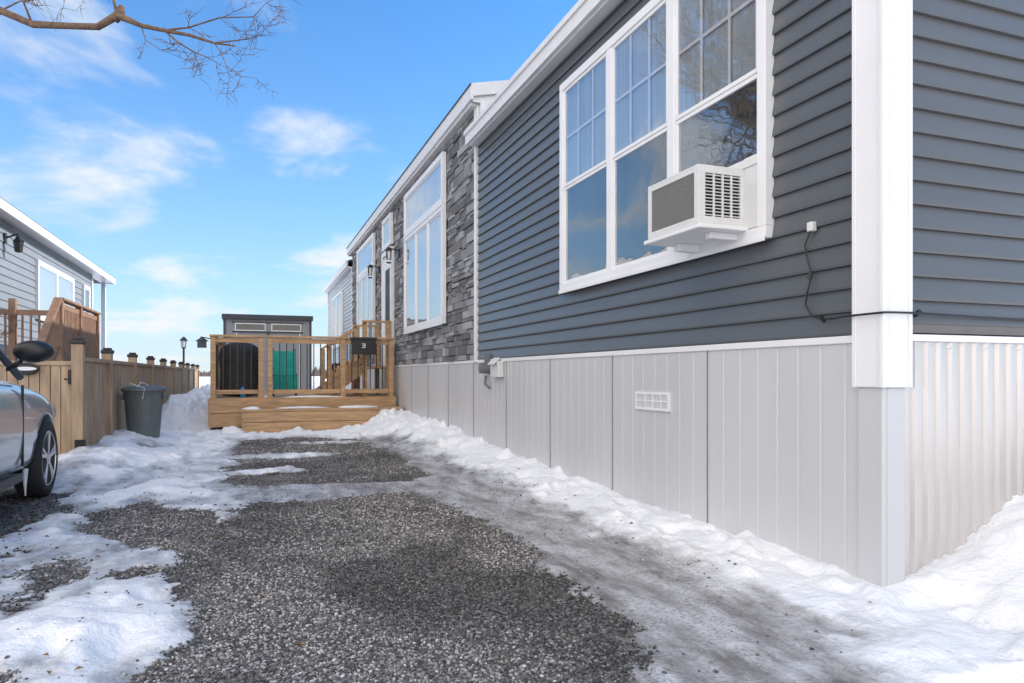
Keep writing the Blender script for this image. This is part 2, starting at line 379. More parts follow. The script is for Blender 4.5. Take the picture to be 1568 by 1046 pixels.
b.obj('corner_post',M_white,house,.006)
b=B()
b.box(WX-.068,WX-.05,CY-.068,CY-.045,1.0,4.04).box(WX-.056,WX-.0501,CY+.10,CY+.125,1.0,4.04)
b.box(WX+.10,WX+.125,CY-.061,CY-.0551,1.0,4.04)
b.obj('corner_bead',M_white,house,.004)
b=B(); b.box(WX-.034,WX-.004,CY-.034,CY+.11,0,1.0).box(WX-.004,WX+.11,CY-.034,CY-.006,0,1.0)
b.obj('skirt_corner',M_skirt,house,.006)
def skirt_front(y0,y1,x,z0,z1):
    pr=[];y=y0;p=1.28/8
    while y<y1:
        pr+=[(x,y),(x,y+p*.86),(x+.0035,y+p*.89),(x+.0035,y+p*.97)]
        y+=p
    b=B();n=len(pr)
    b.v=[(a,c,z0) for a,c in pr]+[(a,c,z1) for a,c in pr]; b.sh=[1]*2*n
    b.f=[(i,i+1,n+i+1,n+i) for i in range(n-1)]
    return b.obj('front_skirt',M_skirt,house)
skirt_front(CY+.05,27.9,WX-.016,0,SK-.008)
b=B();y=3.84
while y<27: b.box(WX-.0205,WX-.0165,y-.003,y+.003,0,SK-.01); y+=1.28
b.obj('skirt_seams',mat('seam',(.2,.2,.21),.6),house)
b=B();y=3.84
while y<27: b.box(WX-.022,WX-.0165,y+.005,y+.022,0,SK-.01); y+=1.28
b.obj('skirt_seam_lip',M_skirt,house)
pr=[];x=WX+.05
while x<10.8:
    pr+=[(x,0),(x+.045,0),(x+.055,-.016),(x+.07,-.016),(x+.08,0)]; x+=.082
b=B();n=len(pr); b.v=[(a,CY-.004+c,0) for a,c in pr]+[(a,CY-.004+c,SK-.006) for a,c in pr]; b.sh=[1]*2*n
b.f=[(i,i+1,n+i+1,n+i) for i in range(n-1)]; b.obj('end_skirt',M_metal,house)
b=B()
for k in range(9): b.lathe((WX+.155+k*.246*1.0,CY-.022,SK-.03),[(.008,0),(.006,-.006)],8,'y')
for k in range(14): b.lathe((WX-.028,3.0+k*.64,SK+.01),[(.006,0),(.004,-.004)],8,'x')
b.obj('screws',M_white,house)
b=B(); b.box(WX-.032,WX-.0165,4.27,4.73,.80,.82).box(WX-.032,WX-.0165,4.27,4.73,.915,.935).box(WX-.032,WX-.0165,4.27,4.29,.82,.915).box(WX-.032,WX-.0165,4.71,4.73,.82,.915).box(WX-.030,WX-.0165,4.29,4.71,.863,.872)
for i in range(3): b.box(WX-.031,WX-.0165,4.375+i*.105,4.387+i*.105,.82,.915)
for i in range(24): b.box(WX-.0285,WX-.0165,4.297+i*.0172,4.303+i*.0172,.82,.915)
b.obj('skirt_vent',M_white,house)
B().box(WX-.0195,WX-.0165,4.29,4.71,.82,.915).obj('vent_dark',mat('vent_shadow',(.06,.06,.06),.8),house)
b=B(); b.box(WX-.09,WX-.02,7.75,8.05,1.03,1.22).beam((WX-.05,7.9,1.26),(WX-.14,7.9,1.18),.2,.02); b.obj('dryer_vent',M_ac,house,.01)
b=B(); b.lathe((WX-.07,8.3,1.14),[(.03,-.08),(.065,-.07),(.07,.05),(.05,.09)],14,'x').box(WX-.05,WX-.02,8.22,8.4,1.2,1.32).tube([(WX-.06,8.3,1.05),(WX-.08,8.28,.95),(WX-.05,8.2,.9)],.018); b.obj('meter_fitting',mat('grey_fit',(.15,.16,.17),.4),house)

# ---------------------------------------------------------------- windows
def window(par,x,y0,y1,z0,z1,ncol,rail=None,fw=.07,grids=None,top_b=M_blind,bot_b=M_blindg,sgn=-1,mull=.085):
    fr=B();bl=B();bd=B();gl=B();gd=B();mu=B()
    bx=lambda b,d0,d1,a,c,e,f: b.box(min(x+sgn*d0,x+sgn*d1),max(x+sgn*d0,x+sgn*d1),a,c,e,f)
    bx(fr,0,.065,y0,y1,z0,z0+fw);bx(fr,0,.065,y0,y1,z1-fw,z1);bx(fr,0,.065,y0,y0+fw,z0+fw,z1-fw);bx(fr,0,.065,y1-fw,y1,z0+fw,z1-fw)
    bx(fr,.065,.075,y0+.0,y1,z0-.02,z0+.015)
    w=(y1-y0-2*fw)/ncol
    zz=(z0+fw,rail if rail else z1-fw,z1-fw)
    for i in range(ncol):
        a=y0+fw+i*w;c=a+w
        if i: bx(fr,0,.06,a-mull/2,a+mull/2,z0+fw,z1-fw)
        a+=mull/2 if i else 0; c-=mull/2 if i<ncol-1 else 0
        sf=.028
        for k,(e,f) in enumerate(((zz[0],zz[1]),(zz[1],zz[2]))):
            if f-e<.05: continue
            d=.045 if k==0 else .052
            if rail is None: d=.05
            bx(fr,.02,d,a,c,e,e+sf);bx(fr,.02,d,a,c,f-sf,f);bx(fr,.02,d,a,a+sf,e+sf,f-sf);bx(fr,.02,d,c-sf,c,e+sf,f-sf)
            top=(k==1 or rail is None)
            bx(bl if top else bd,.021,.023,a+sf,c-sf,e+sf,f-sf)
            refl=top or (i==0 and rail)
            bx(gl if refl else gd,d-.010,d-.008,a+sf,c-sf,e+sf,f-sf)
            if top and grids:
                for g in range(1,grids[0]): yy=a+(c-a)*g/grids[0]; bx(mu,.032,.040,yy-.011,yy+.011,e+sf,f-sf)
                for g in range(1,grids[1]): q=e+(f-e)*g/grids[1]; bx(mu,.0325,.0395,a+sf,c-sf,q-.011,q+.011)
    fr.obj('window_frame',M_white,par,.004)
    if gl.v: gl.obj('pane',M_glass,par)
    if bl.v: bl.obj('blind',top_b,par)
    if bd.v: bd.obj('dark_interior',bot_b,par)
    if gd.v: gd.obj('pane_screened',M_glassd,par)
    if mu.v: mu.obj('muntins',M_white,par)
M_sky_room=mat('sheer_curtain',(.40,.46,.50),.8,var=.15,nscale=2,stretch=(1,12,.4))
window(house,WX-.006,3.23,6.06,1.835,3.775,3,2.80,grids=(3,2),top_b=M_sky_room)
b=B(); z=SK+.03
while z<4.52:
    h=random.choice([.045,.06,.08,.1,.13]); h=min(h,4.53-z); y=8.84
    while y<20.86:
        l=random.uniform(.10,.42); y2=min(y+l,20.86); p=random.uniform(.0,.035)
        s=random.choice([.13,.17,.21,.25,.31,.38])
        dz=random.uniform(-.006,.006)
        b.box(WX-.012-p,WX+.06,y+.003,y2-.003,z+.003+dz,z+h-.003+dz,s)
        y=y2
    z+=h
b.obj('stone_veneer',M_stone,house,.005,shade=True)
window(house,WX-.045,10.25,13.09,1.83,3.62,3,None,fw=.09)
window(house,WX-.045,10.25,13.09,3.62,4.40,1,None,fw=.09)
window(house,WX-.045,16.67,19.4,1.83,3.62,3,None,fw=.09)
window(house,WX-.045,16.67,19.4,3.62,4.40,1,None,fw=.09)
window(house,WX-.045,14.45,15.45,3.75,4.40,1,None,fw=.08)
window(house,WX-.0,23.2,26.0,2.0,3.8,2,None,fw=.08)
b=B(); b.box(WX-.11,WX-.03,14.4,14.5,1.25,3.70).box(WX-.11,WX-.03,15.4,15.5,1.25,3.70).box(WX-.11,WX-.03,14.5,15.4,3.6,3.70).box(WX-.07,WX-.03,14.5,15.4,1.25,3.6)
b.obj('front_door',M_white,house,.005)
b=B(); b.box(WX-.073,WX-.0705,14.68,15.22,1.9,3.3); b.obj('door_glass',M_blindg,house)
def lantern(par,x,y,z,s=1):
    b=B(); b.box(x-.03,x,y-.05*s,y+.05*s,z-.08,z+.08).beam((x,y,z+.04),(x-.16*s,y,z+.10),.02,.02)
    b.lathe((x-.16*s,y,z-.16*s),[(.03,0),(.05,.01),(.05,.025)],6).lathe((x-.16*s,y,z+.04),[(.075,0),(.05,.03),(.012,.07)],6)
    for k in range(4):
        a=math.pi/4+k*math.pi/2; b.beam((x-.16*s+.045*math.cos(a),y+.045*math.sin(a),z-.14),(x-.16*s+.06*math.cos(a),y+.06*math.sin(a),z+.04),.01,.01)
    b.obj('wall_lantern',M_black,par)
    b=B(); b.lathe((x-.16*s,y,z-.13),[(.03,0),(.042,.16)],8); b.obj('lantern_glass',M_blind,par)
lantern(house,WX-.05,13.8,3.45,1.3); lantern(house,WX-.05,16.1,3.45,1.3)
b=B()
b.box(WX-.05,WX-.015,2.90,2.94,1.81,1.86)
b.obj('cable_jbox',M_ac,house,.006)
b=B()
pts=[(WX-.04,2.92,1.82),(WX-.05,2.95,1.74),(WX-.045,2.93,1.65),(WX-.04,2.91,1.58),(WX-.05,2.93,1.50),(WX-.045,2.95,1.43),(WX-.05,2.90,1.365),(WX-.055,2.83,1.345),(WX-.05,2.75,1.342),(WX-.07,2.65,1.345),(WX-.078,2.43,1.345),(WX+.0,2.432,1.347),(WX+.14,2.435,1.348),(WX+.2,2.47,1.352),(WX+.6,2.475,1.345),(WX+1.6,2.475,1.335),(WX+3,2.475,1.345)]
b.tube(pts,.0055,6); b.tube([(WX-.045,2.915,1.60),(WX-.048,2.92,1.56)],.012,8)
b.tube([(WX-.036,2.83,1.33),(WX-.06,2.83,1.36)],.01,8).tube([(WX+.17,2.48,1.34),(WX+.17,2.45,1.36)],.012,8)
b.obj('power_cable',M_black,house)
# ---------- window air conditioner
ac=empty('window_air_conditioner')
x0,x1,y0,y1,z0,z1=2.40,WX-.02,3.42,3.965,1.93,2.27
b=B(); b.box(x0,x1,y0,y0+.02,z0,z0+.045).box(x0,x1,y0,y0+.02,z1-.045,z1).box(x0,x0+.05,y0,y0+.02,z0+.045,z1-.045).box(x1-.07,x1,y0,y0+.02,z0+.045,z1-.045)
b.box(x0,x1,y1-.02,y1,z0,z1).box(x0,x1,y0+.02,y1-.02,z1-.015,z1).box(x0,x1,y0+.02,y1-.02,z0,z0+.02)
b.box(x0,x0+.02,y0+.02,y0+.04,z0+.02,z1-.015).box(x0,x0+.02,y1-.04,y1-.02,z0+.02,z1-.015).box(x0,x0+.02,y0+.04,y1-.04,z1-.04,z1-.015).box(x0,x0+.02,y0+.04,y1-.04,z0+.02,z0+.04)
n=13
for i in range(n):
    z=z0+.055+i*(z1-z0-.11)/(n-1); b.box(x0+.05,x1-.07,y0+.002,y0+.010,z-.003,z+.003)
for i in range(1,4):
    x=x0+.05+i*(x1-.07-x0-.05)/4; b.box(x-.006,x+.006,y0+.001,y0+.014,z0+.045,z1-.045)
b.obj('casing',M_ac,ac,.002)
b=B(); b.box(x0+.05,x1-.07,y0+.028,y0+.036,z0+.02,z1-.02); b.obj('grille_dark',M_black,ac)
b=B(); b.box(x0+.01,x0+.016,y0+.04,y1-.04,z0+.04,z1-.04)
for i in range(60):
    y=y0+.045+i*(y1-y0-.09)/59; b.box(x0+.004,x0+.010,y-.0012,y+.0012,z0+.04,z1-.04)
b.obj('condenser_fins',M_acfin,ac)
b=B(); b.box(x0-.015,WX-.05,y0-.03,y1+.03,z0-.03,z0-.005).box(x0+.12,WX-.06,y0+.05,y0+.10,z0-.07,z0-.03).box(x0+.16,WX-.03,y1-.12,y1-.06,z0-.08,z0-.03); b.obj('support_tray',M_white,ac,.006)
b=B(); b.box(WX-.065,WX-.055,3.30,y0,z0-.02,2.33).box(WX-.065,WX-.055,y1,4.10,z0-.02,2.33).box(WX-.075,WX-.05,3.30,4.10,z1,z1+.05); b.obj('side_panels',M_ac,ac,.003)

# ---------------------------------------------------------------- deck
deck=empty('wooden_deck'); DZ=.63
b=B()
y=14.02
while y<20: b.box(-.7,2.70,y,y+.13,DZ-.035,DZ); y+=.136
b.box(-.72,2.70,13.975,14.015,.36,DZ+.002).box(-.718,2.70,13.98,14.015,.10,.352).box(-.74,-.705,14.015,20,.1,DZ)
b.obj('deck_floor',M_wood,deck,.004)
b=B(); y=13.30
for i in range(4): b.box(-.13,2.70,13.30+i*.16,13.445+i*.16,.40,.44)
b.box(-.13,2.70,13.28,13.315,.22,.395).box(-.13,2.70,13.285,13.315,.02,.212).box(-.16,-.13,13.28,13.95,.02,.44)
b.obj('deck_step',M_wood,deck,.004)
b=B()
def post(x,y,z0=DZ,z1=1.80,w=.09): b.box(x-w/2,x+w/2,y-w/2,y+w/2,z0,z1)
for x in (-.66,.17,.33,1.68,2.62): post(x,14.08,.1 if x<0 else DZ,1.76)
for x0_,x1_ in ((-.61,.12),(.38,1.63),(1.73,2.57)):
    b.box(x0_,x1_,14.06,14.10,1.66,1.75).box(x0_,x1_,14.06,14.10,DZ+.07,DZ+.15)
b.box(-.72,.23,14.01,14.15,1.762,1.80).box(.27,2.68,14.01,14.15,1.762,1.80)
for y in (16,18,19.9): post(-.66,y,DZ,1.8)
b.box(-.68,-.64,14.13,19.86,1.66,1.75).box(-.72,-.60,14.16,19.95,1.762,1.80).box(-.68,-.64,14.13,19.86,DZ+.07,DZ+.15)
b.box(2.05,2.68,14.35,15.8,1.19,1.23)
for i in range(3): b.box(1.40+i*.22,1.64+i*.22,14.45,15.7,DZ+.15*(i+1)-.0,DZ+.15*(i+1)+.035)
b.beam((1.3,15.72,DZ),(2.1,15.72,1.2),.04,.22).beam((1.3,14.42,DZ),(2.1,14.42,1.2),.04,.22)
for yy in (14.40,15.75):
    post(1.45,yy,DZ,1.62);post(2.15,yy,DZ,2.12);post(2.62,yy,DZ,2.12)
    b.beam((1.40,yy,1.60),(2.18,yy,2.12),.09,.04).box(2.1,2.68,yy-.05,yy+.05,2.122,2.16).beam((1.45,yy,.98),(2.15,yy,1.42),.04,.08)
b.obj('deck_railing',M_wood,deck,.004)
b=B()
for x0_,x1_ in ((-.61,.12),(.38,1.63),(1.73,2.57)):
    n=int((x1_-x0_)/.115)
    for i in range(1,n): x=x0_+i*(x1_-x0_)/n; b.box(x-.009,x+.009,14.072,14.090,DZ+.15,1.66)
y=14.25
while y<19.8: b.box(-.669,-.651,y,y+.018,DZ+.15,1.66); y+=.12
for yy in (14.40,15.75):
    for i in range(1,6):
        x=1.45+i*.7/6; b.box(x-.009,x+.009,yy-.009,yy+.009,1.0+i*.44/6,1.6+i*.08)
b.obj('balusters',M_black,deck)
b=B()
def lump(c,r): 
    k=[(0.02,r[2]),(.5,r[2]*.8),(.85,r[2]*.45),(1,.0)]
    n0=len(b.v)
    b.lathe((0,0,0),k,14)
    for i in range(n0,len(b.v)):
        x,y,z=b.v[i]; f=1+.25*math.sin(x*5+c[0]*9)*math.cos(y*4); b.v[i]=(c[0]+x*r[0]*f,c[1]+y*r[1]*f,c[2]+z*(1+.3*math.sin(x*7+y*3)))
lump((.02,13.5,.44),(.16,.16,.05));lump((.9,13.75,.44),(.5,.15,.03));lump((1.9,13.6,.44),(.4,.2,.04))
lump((.25,14.3,DZ),(.15,.2,.05));lump((1.1,14.05,DZ),(.6,.07,.03))
lump((-.33,13.3,.0),(.22,.2,.16))
b.obj('snow_on_deck',M_snow2,deck,smooth=True)
mb=empty('mailbox'); b=B(); b.box(1.83,2.29,13.90,14.04,1.46,1.74).box(1.81,2.31,13.88,14.05,1.74,1.79).box(2.0,2.1,13.885,13.899,1.55,1.63); b.obj('body',M_black,mb,.012)
b=B(); b.box(2.015,2.085,13.878,13.884,1.655,1.668).box(2.07,2.083,13.878,13.884,1.60,1.655).box(2.03,2.07,13.878,13.884,1.62,1.632).box(2.02,2.083,13.878,13.884,1.585,1.598); b.obj('number',M_white,mb)
bq=empty('covered_barbecue'); b=B()
b.lathe((-.2,14.75,DZ),[(.38,0),(.40,.1),(.36,.55),(.42,.72),(.40,.9),(.30,1.02),(.1,1.07)],16)
for i,(x,y,z) in enumerate(b.v): b.v[i]=(-.2+(x+.2)*1.0,14.75+(y-14.75)*.65,z)
b.obj('cover',M_blackcl,bq,sub=1,smooth=True)
B().lathe((-.15,14.35,DZ),[(.05,0),(.05,.15),(.02,.2)],12).obj('blue_bottle',M_blue)
ch=empty('folding_chair'); b=B()
b.beam((.42,14.9,1.05),(.85,14.9,1.05),.45,.03).beam((.63,15.15,1.05),(.63,15.35,1.55),.45,.03).box(.4,.86,14.68,14.70,.75,1.04)
b.obj('fabric',M_teal,ch,.01)
b=B()
for x in (.42,.85): b.beam((x,14.7,DZ),(x,15.2,1.07),.025,.025).beam((x,15.2,DZ),(x,14.7,1.07),.025,.025).beam((x,15.15,1.05),(x,15.38,1.6),.025,.025)
b.obj('frame',M_black,ch)
wb=empty('patio_table'); b=B(); b.box(1.75,2.35,16.3,17.2,1.28,1.32)
for x in (1.8,2.3):
    for y in (16.35,17.15): b.box(x-.03,x+.03,y-.03,y+.03,DZ,1.28)
b.obj('table_frame',mat('red_wood',(.22,.07,.04),.6),wb,.005)

# ---------------------------------------------------------------- shed
sh=empty('garden_shed'); b=B(); sy=22
b.box(-.74,1.68,sy,sy+2.4,.1,2.68); b.obj('walls',M_shed,sh)
b=B(); b.box(-.80,1.74,sy-.08,sy+2.5,2.68,2.82); b.box(-.52,1.45,sy-.03,sy-.002,2.30,2.33).box(-.52,1.45,sy-.03,sy-.002,2.58,2.61)
b.box(-.76,-.70,sy-.03,sy-.002,.1,2.67).box(1.64,1.70,sy-.03,sy-.002,.1,2.67)
b.box(.44,.50,sy-.03,sy-.002,.1,2.3)
b.obj('dark_trim',M_dark,sh,.005)
b=B(); 
for a,c in ((-.45,.4),(.55,1.40)):
    b.box(a,c,sy-.034,sy-.004,2.34,2.37).box(a,c,sy-.034,sy-.004,2.54,2.57).box(a,a+.03,sy-.034,sy-.004,2.37,2.54).box(c-.03,c,sy-.034,sy-.004,2.37,2.54)
b.box(-.42,-.38,sy-.03,sy-.002,.1,2.28).box(1.34,1.38,sy-.03,sy-.002,.1,2.28)
b.obj('window_trim',M_white,sh)
b=B()
for a,c in ((-.42,.37),(.58,1.37)): b.box(a,c,sy-.02,sy-.004,2.37,2.54)
b.obj('transom_glass',M_carglass,sh)

# ---------------------------------------------------------------- fence
fe=empty('wooden_fence'); FX=-1.91
posts=[9.55,11.35,13.6,15.9,18.1,20.3,22.5,24.7,26.9,29.1]
b=B();c_=B();bb=B();g=B()
for i,y in enumerate(posts):
    b.box(FX-.06,FX+.06,y-.06,y+.06,0,1.36 if i else 1.42)
    zt=1.36 if i else 1.42
    c_.box(FX-.075,FX+.075,y-.075,y+.075,zt,zt+.05).box(FX-.05,FX+.05,y-.05,y+.05,zt+.05,zt+.08)
    if i<len(posts)-1:
        y2=posts[i+1]; b.box(FX-.03,FX+.045,y+.06,y2-.06,1.22,1.27).box(FX-.05,FX-.012,y+.06,y2-.06,.2,.29)
        k=y+.065
        while k<y2-.1:
            w=.095; bb.box(FX-.010+random.uniform(-.003,.003),FX+.012,k,k+w,.06,1.218); k+=w+.016
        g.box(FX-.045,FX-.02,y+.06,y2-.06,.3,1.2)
b.box(-4.6,FX-.06,9.50,9.55,1.17,1.22)
x=FX-.165
while x>-4.6: bb.box(x,x+.098,9.52,9.542,.08,1.168); x-=.106
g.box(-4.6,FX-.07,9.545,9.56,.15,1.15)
b.obj('posts_and_rails',M_woodf,fe,.004); c_.obj('post_caps',M_black,fe,.008); bb.obj('boards',M_woodf,fe,.003); g.obj('backing',M_wooddk,fe)
b=B(); b.box(FX-.09,FX-.062,9.485,9.5,.95,1.12).box(FX-.13,FX-.062,9.48,9.487,1.0,1.02).box(FX-.02,FX+.09,9.47,9.487,.12,.3); b.obj('gate_hardware',M_black,fe)
pl=empty('oval_plaque'); b=B(); b.lathe((-2.42,9.50,1.13),[(.13,0),(.13,-.015),(.11,-.02)],24,'y')
for i,(x,y,z) in enumerate(b.v): b.v[i]=(x,y,1.13+(z-1.13)*.55)
b.obj('plate',M_black,pl)
b=B(); b.lathe((-2.42,9.479,1.13),[(.11,0),(.11,-.002)],24,'y')
for i,(x,y,z) in enumerate(b.v): b.v[i]=(x,y,1.13+(z-1.13)*.2)
b.obj('lettering_band',M_white,pl)
bn=empty('trash_can'); cx,cy=-1.54,12.05
b=B(); b.lathe((cx,cy,.03),[(.20,0),(.215,.02),(.27,.74),(.285,.75),(.285,.78)],28); b.obj('body',M_bin,bn,smooth=False)
b=B(); b.lathe((cx,cy,.81),[(.30,0),(.31,.01),(.30,.045),(.24,.075),(.05,.09)],28).beam((cx-.10,cy,.90),(cx+.10,cy,.90),.05,.03); b.box(cx-.32,cx-.27,cy-.06,cy+.06,.68,.76).box(cx+.27,cx+.32,cy-.06,cy+.06,.68,.76); b.obj('lid',M_bin,bn,.004)
b=B(); b.tube([(cx-.27,cy-.1,.84),(cx-.14,cy-.28,.93),(cx+.05,cy-.30,.86),(cx+.02,cy-.30,.7)],.006); b.tube([(cx-.05,cy-.1,.91),(cx-.05,cy-.29,.88),(cx+.0,cy-.3,.95),(cx+.08,cy-.1,.9)],.008); b.obj('strap',M_ac,bn)
lp=empty('lamp_post'); lx,ly=-2.25,27.5
b=B(); b.tube([(lx,ly,0),(lx,ly,2.0)],.035,8).lathe((lx,ly,1.98),[(.03,0),(.08,.03),(.08,.05)],8).lathe((lx,ly,2.27),[(.15,0),(.08,.08),(.02,.14)],8)
for k in range(4):
    a=k*math.pi/2+.78; b.beam((lx+.07*math.cos(a),ly+.07*math.sin(a),2.02),(lx+.12*math.cos(a),ly+.12*math.sin(a),2.28),.015,.015)
b.obj('post',M_black,lp); b=B(); b.lathe((lx,ly,2.03),[(.05,0),(.09,.24)],8); b.obj('glass',M_blind,lp)
B().tube([(-3.6,19.0,.0),(-3.5,19.0,2.05)],.035,8).obj('leaning_pole',M_dark)
bf=empty('bird_feeder'); b=B(); b.beam((-.66,14.2,1.72),(-.88,14.2,1.76),.02,.02).box(-.93,-.78,14.12,14.26,1.56,1.68).lathe((-.855,14.2,1.68),[(.12,0),(.02,.07)],8); b.obj('feeder',M_dark,bf)

# ---------------------------------------------------------------- neighbour house
nh=empty('neighbour_house'); NX=-4.5; NY=12.7
siding_front('siding',NX,NY,24.2,.9,4.05,M_side_n,nh,.16,sgn=1)
b=B(); b.box(-12,NX-.01,NY,24.2,0,4.05).box(-12,-5.3,24.2,26,0,4.05); b.obj('wall_core',M_side_n,nh)
b=B(); b.box(NX-.01,NX+.03,NY,24.2,.1,.88); b.obj('skirt',M_skirt,nh)
b=B(); b.box(-4.22,-4.17,NY-.2,26.2,4.02,4.20).box(-4.6,-4.22,NY-.2,26.15,4.05,4.08).box(-12,-4.23,26.15,26.2,4.02,4.2).box(NX-.05,NX+.04,24.15,24.27,.9,4.04).box(-5.35,-5.25,24.3,24.4,2,4.04); b.box(-4.55,-4.43,25.95,26.07,1.0,4.04).box(NX-.05,NX+.04,NY-.03,NY+.08,.9,4.04)
b.obj('fascia_and_trim',M_white,nh,.004)
b=B(); b.v=[(-4.17,NY-.2,4.21),(-8.3,NY-.2,5.3),(-12.5,NY-.2,4.21),(-4.17,26.2,4.21),(-8.3,26.2,5.3),(-12.5,26.2,4.21)]; b.f=[(0,1,4,3),(1,2,5,4),(0,2,1),(3,4,5)]; b.sh=[1]*6; b.obj('roof',M_roof,nh)
window(nh,NX+.012,18.3,21.7,2.3,3.62,2,None,fw=.1,sgn=1)
window(nh,NX+.012,22.9,23.7,2.3,3.62,1,None,fw=.09,sgn=1,top_b=M_blindg)
b=B(); y=16.2
b.beam((NX+.02,y,3.70),(NX+.25,y,3.80),.03,.03).lathe((NX+.25,y,3.44),[(.04,0),(.07,.02),(.09,.2),(.10,.22),(.06,.27),(.02,.33)],6); b.box(NX+.02,NX+.05,y-.06,y+.06,3.6,3.8); b.obj('wall_lantern',M_black,nh)
nd=empty('neighbour_deck'); b=B(); b.box(-4.45,-3.0,13.8,17.0,1.2,1.26)
for x,y in ((-3.03,13.8),(-3.03,15.2),(-3.03,16.8),(-4.4,13.8),(-3.7,13.8)): b.box(x-.05,x+.05,y-.05,y+.05,0,2.32)
b.box(-3.05,-3.01,13.85,16.75,2.18,2.27).box(-3.10,-2.96,13.75,16.87,2.321,2.36).box(-3.05,-3.01,13.85,16.75,1.3,1.38)
b.box(-4.35,-3.08,13.78,13.82,2.05,2.14)
b.beam((-3.03,13.7,2.34),(-3.03,12.4,1.35),.12,.045).beam((-3.03,13.7,1.55),(-3.03,12.4,.55),.04,.1)
b.box(-3.08,-2.98,12.38,12.48,0,1.45)
y=13.9
while y<16.7: b.box(-3.045,-3.015,y,y+.05,1.38,2.18); y+=.1
x=-4.3
while x<-3.1: b.box(x,x+.03,13.785,13.815,1.26,2.05); x+=.12
y=12.55
while y<13.7: b.box(-3.04,-3.01,y,y+.04,.65+(y-12.4)*.77,1.38+(y-12.4)*.77); y+=.12
b.obj('deck_frame',mat('deck_wood_b',(.30,.18,.115),.7,var=.25,nscale=8),nd,.003)
wr=B(); cpt=(-3.9,13.70,1.9)
for k in range(260):
    a=random.uniform(0,6.28);r=random.gauss(.22,.03); p=Vector((cpt[0]+r*math.cos(a),cpt[1]+random.uniform(-.05,.02),cpt[2]+r*math.sin(a)))
    q=p+Vector((random.uniform(-.06,.06),random.uniform(-.04,.02),random.uniform(-.06,.06))); wr.tube([p,q],[.006,.001],3)
wr.obj('twig_wreath',M_bark)

# ---------------------------------------------------------------- car (faces +Y)
car=empty('parked_car'); CX=-2.575; HW=.92
def CY_(t): return 8.07-t
st=[(0.00,.52,.32,.62,.66),(.06,.66,.27,.70,.76),(.22,.80,.24,.78,.86),(.5,.885,.24,.86,.94),(.9,.915,.25,.92,1.0),(1.35,.92,.25,.97,1.06),(1.7,.92,.25,1.0,1.08),(2.4,.92,.25,1.02,1.08),(3.3,.92,.25,1.03,1.08),(3.9,.905,.26,1.03,1.08),(4.3,.86,.30,1.0,1.06),(4.5,.72,.36,.9,.98),(4.53,.6,.4,.8,.85)]
b=B(); rings=[]
for t,w,zb,zs,zt in st:
    y=CY_(t); half=[(w*.80,zb),(w*.96,zb+.05),(w*.985,zb+.2),(w,zb+(zs-zb)*.55),(w*.985,zs-.07),(w*.93,zs),(w*.7,zt-.01),(w*.3,zt+.01)]
    ring=[(CX+a,y,z) for a,z in half]+[(CX-a,y,z) for a,z in half[::-1]]
    rings.append(len(b.v)); b.v+=ring
k=16
for i in range(len(rings)-1):
    for j in range(k): a=rings[i]+j;c=rings[i]+(j+1)%k; b.f.append((a,c,c+k,a+k))
b.f.append(tuple(range(rings[0],rings[0]+k))[::-1]); b.f.append(tuple(range(rings[-1],rings[-1]+k))); b.sh=[1]*len(b.v)
body=b.obj('body',M_carp,car,smooth=True,sub=2)
AX=(7.17,4.47)
cu=B()
for ay in AX: cu.lathe((CX,ay,.335),[(.385,.55),(.385,1.2)],32,'x').lathe((CX,ay,.335),[(.385,-1.2),(.385,-.55)],32,'x')
cut=cu.obj('cutter',M_rub)
md=body.modifiers.new('bo','BOOLEAN'); md.operation='DIFFERENCE'; md.object=cut; md.solver='EXACT'
dg=bpy.context.evaluated_depsgraph_get(); me=bpy.data.meshes.new_from_object(body.evaluated_get(dg)); body.modifiers.clear(); body.data=me
bpy.data.objects.remove(cut)
gh=[(1.45,.82,1.00,.80,1.05),(1.9,.82,1.03,.70,1.33),(2.3,.82,1.03,.64,1.53),(2.7,.82,1.03,.62,1.60),(3.5,.82,1.03,.60,1.60),(4.1,.80,1.02,.58,1.50),(4.42,.76,1.0,.68,1.10)]
def gloft(sc,z_lo,z_hi,m,name,grow=0):
    b=B();r=[]
    for t,w0,z0_,w1,z1_ in gh:
        y=CY_(t);f=lambda u:(w0+(w1-w0)*u+grow,z0_+(z1_-z0_)*u)
        a0=f(z_lo);a1=f((z_lo+z_hi)/2);a2=f(z_hi)
        P=[(CX+a0[0],y,a0[1]),(CX+a1[0]+.02,y,a1[1]),(CX+a2[0],y,a2[1]),(CX+a2[0]*.5,y,a2[1]+.03)]
        P=P+[(2*CX-x,y,z) for x,_,z in P[::-1]]
        r.append(len(b.v)); b.v+=P
    for i in range(len(r)-1):
        for j in range(8): a=r[i]+j;c=r[i]+(j+1)%8; b.f.append((a,c,c+8,a+8))
    b.f.append(tuple(range(r[0],r[0]+8))[::-1]); b.f.append(tuple(range(r[-1],r[-1]+8))); b.sh=[1]*len(b.v)
    return b.obj(name,m,car,smooth=True,sub=2)
gloft(1,0,.94,M_carglass,'glasshouse')
b=B()
rf=[(2.15,.655,1.475),(2.5,.63,1.585),(3.0,.62,1.625),(3.6,.60,1.62),(4.1,.60,1.53),(4.2,.60,1.5)]
r=[]
for t,w,z in rf:
    y=CY_(t);P=[(CX+w+.02,y,z-.03),(CX+w-.06,y,z+.02),(CX,y,z+.045),(CX-w+.06,y,z+.02),(CX-w-.02,y,z-.03),(CX,y,z-.06)]; r.append(len(b.v)); b.v+=P
for i in range(len(r)-1):
    for j in range(6): a=r[i]+j;c=r[i]+(j+1)%6; b.f.append((a,c,c+6,a+6))
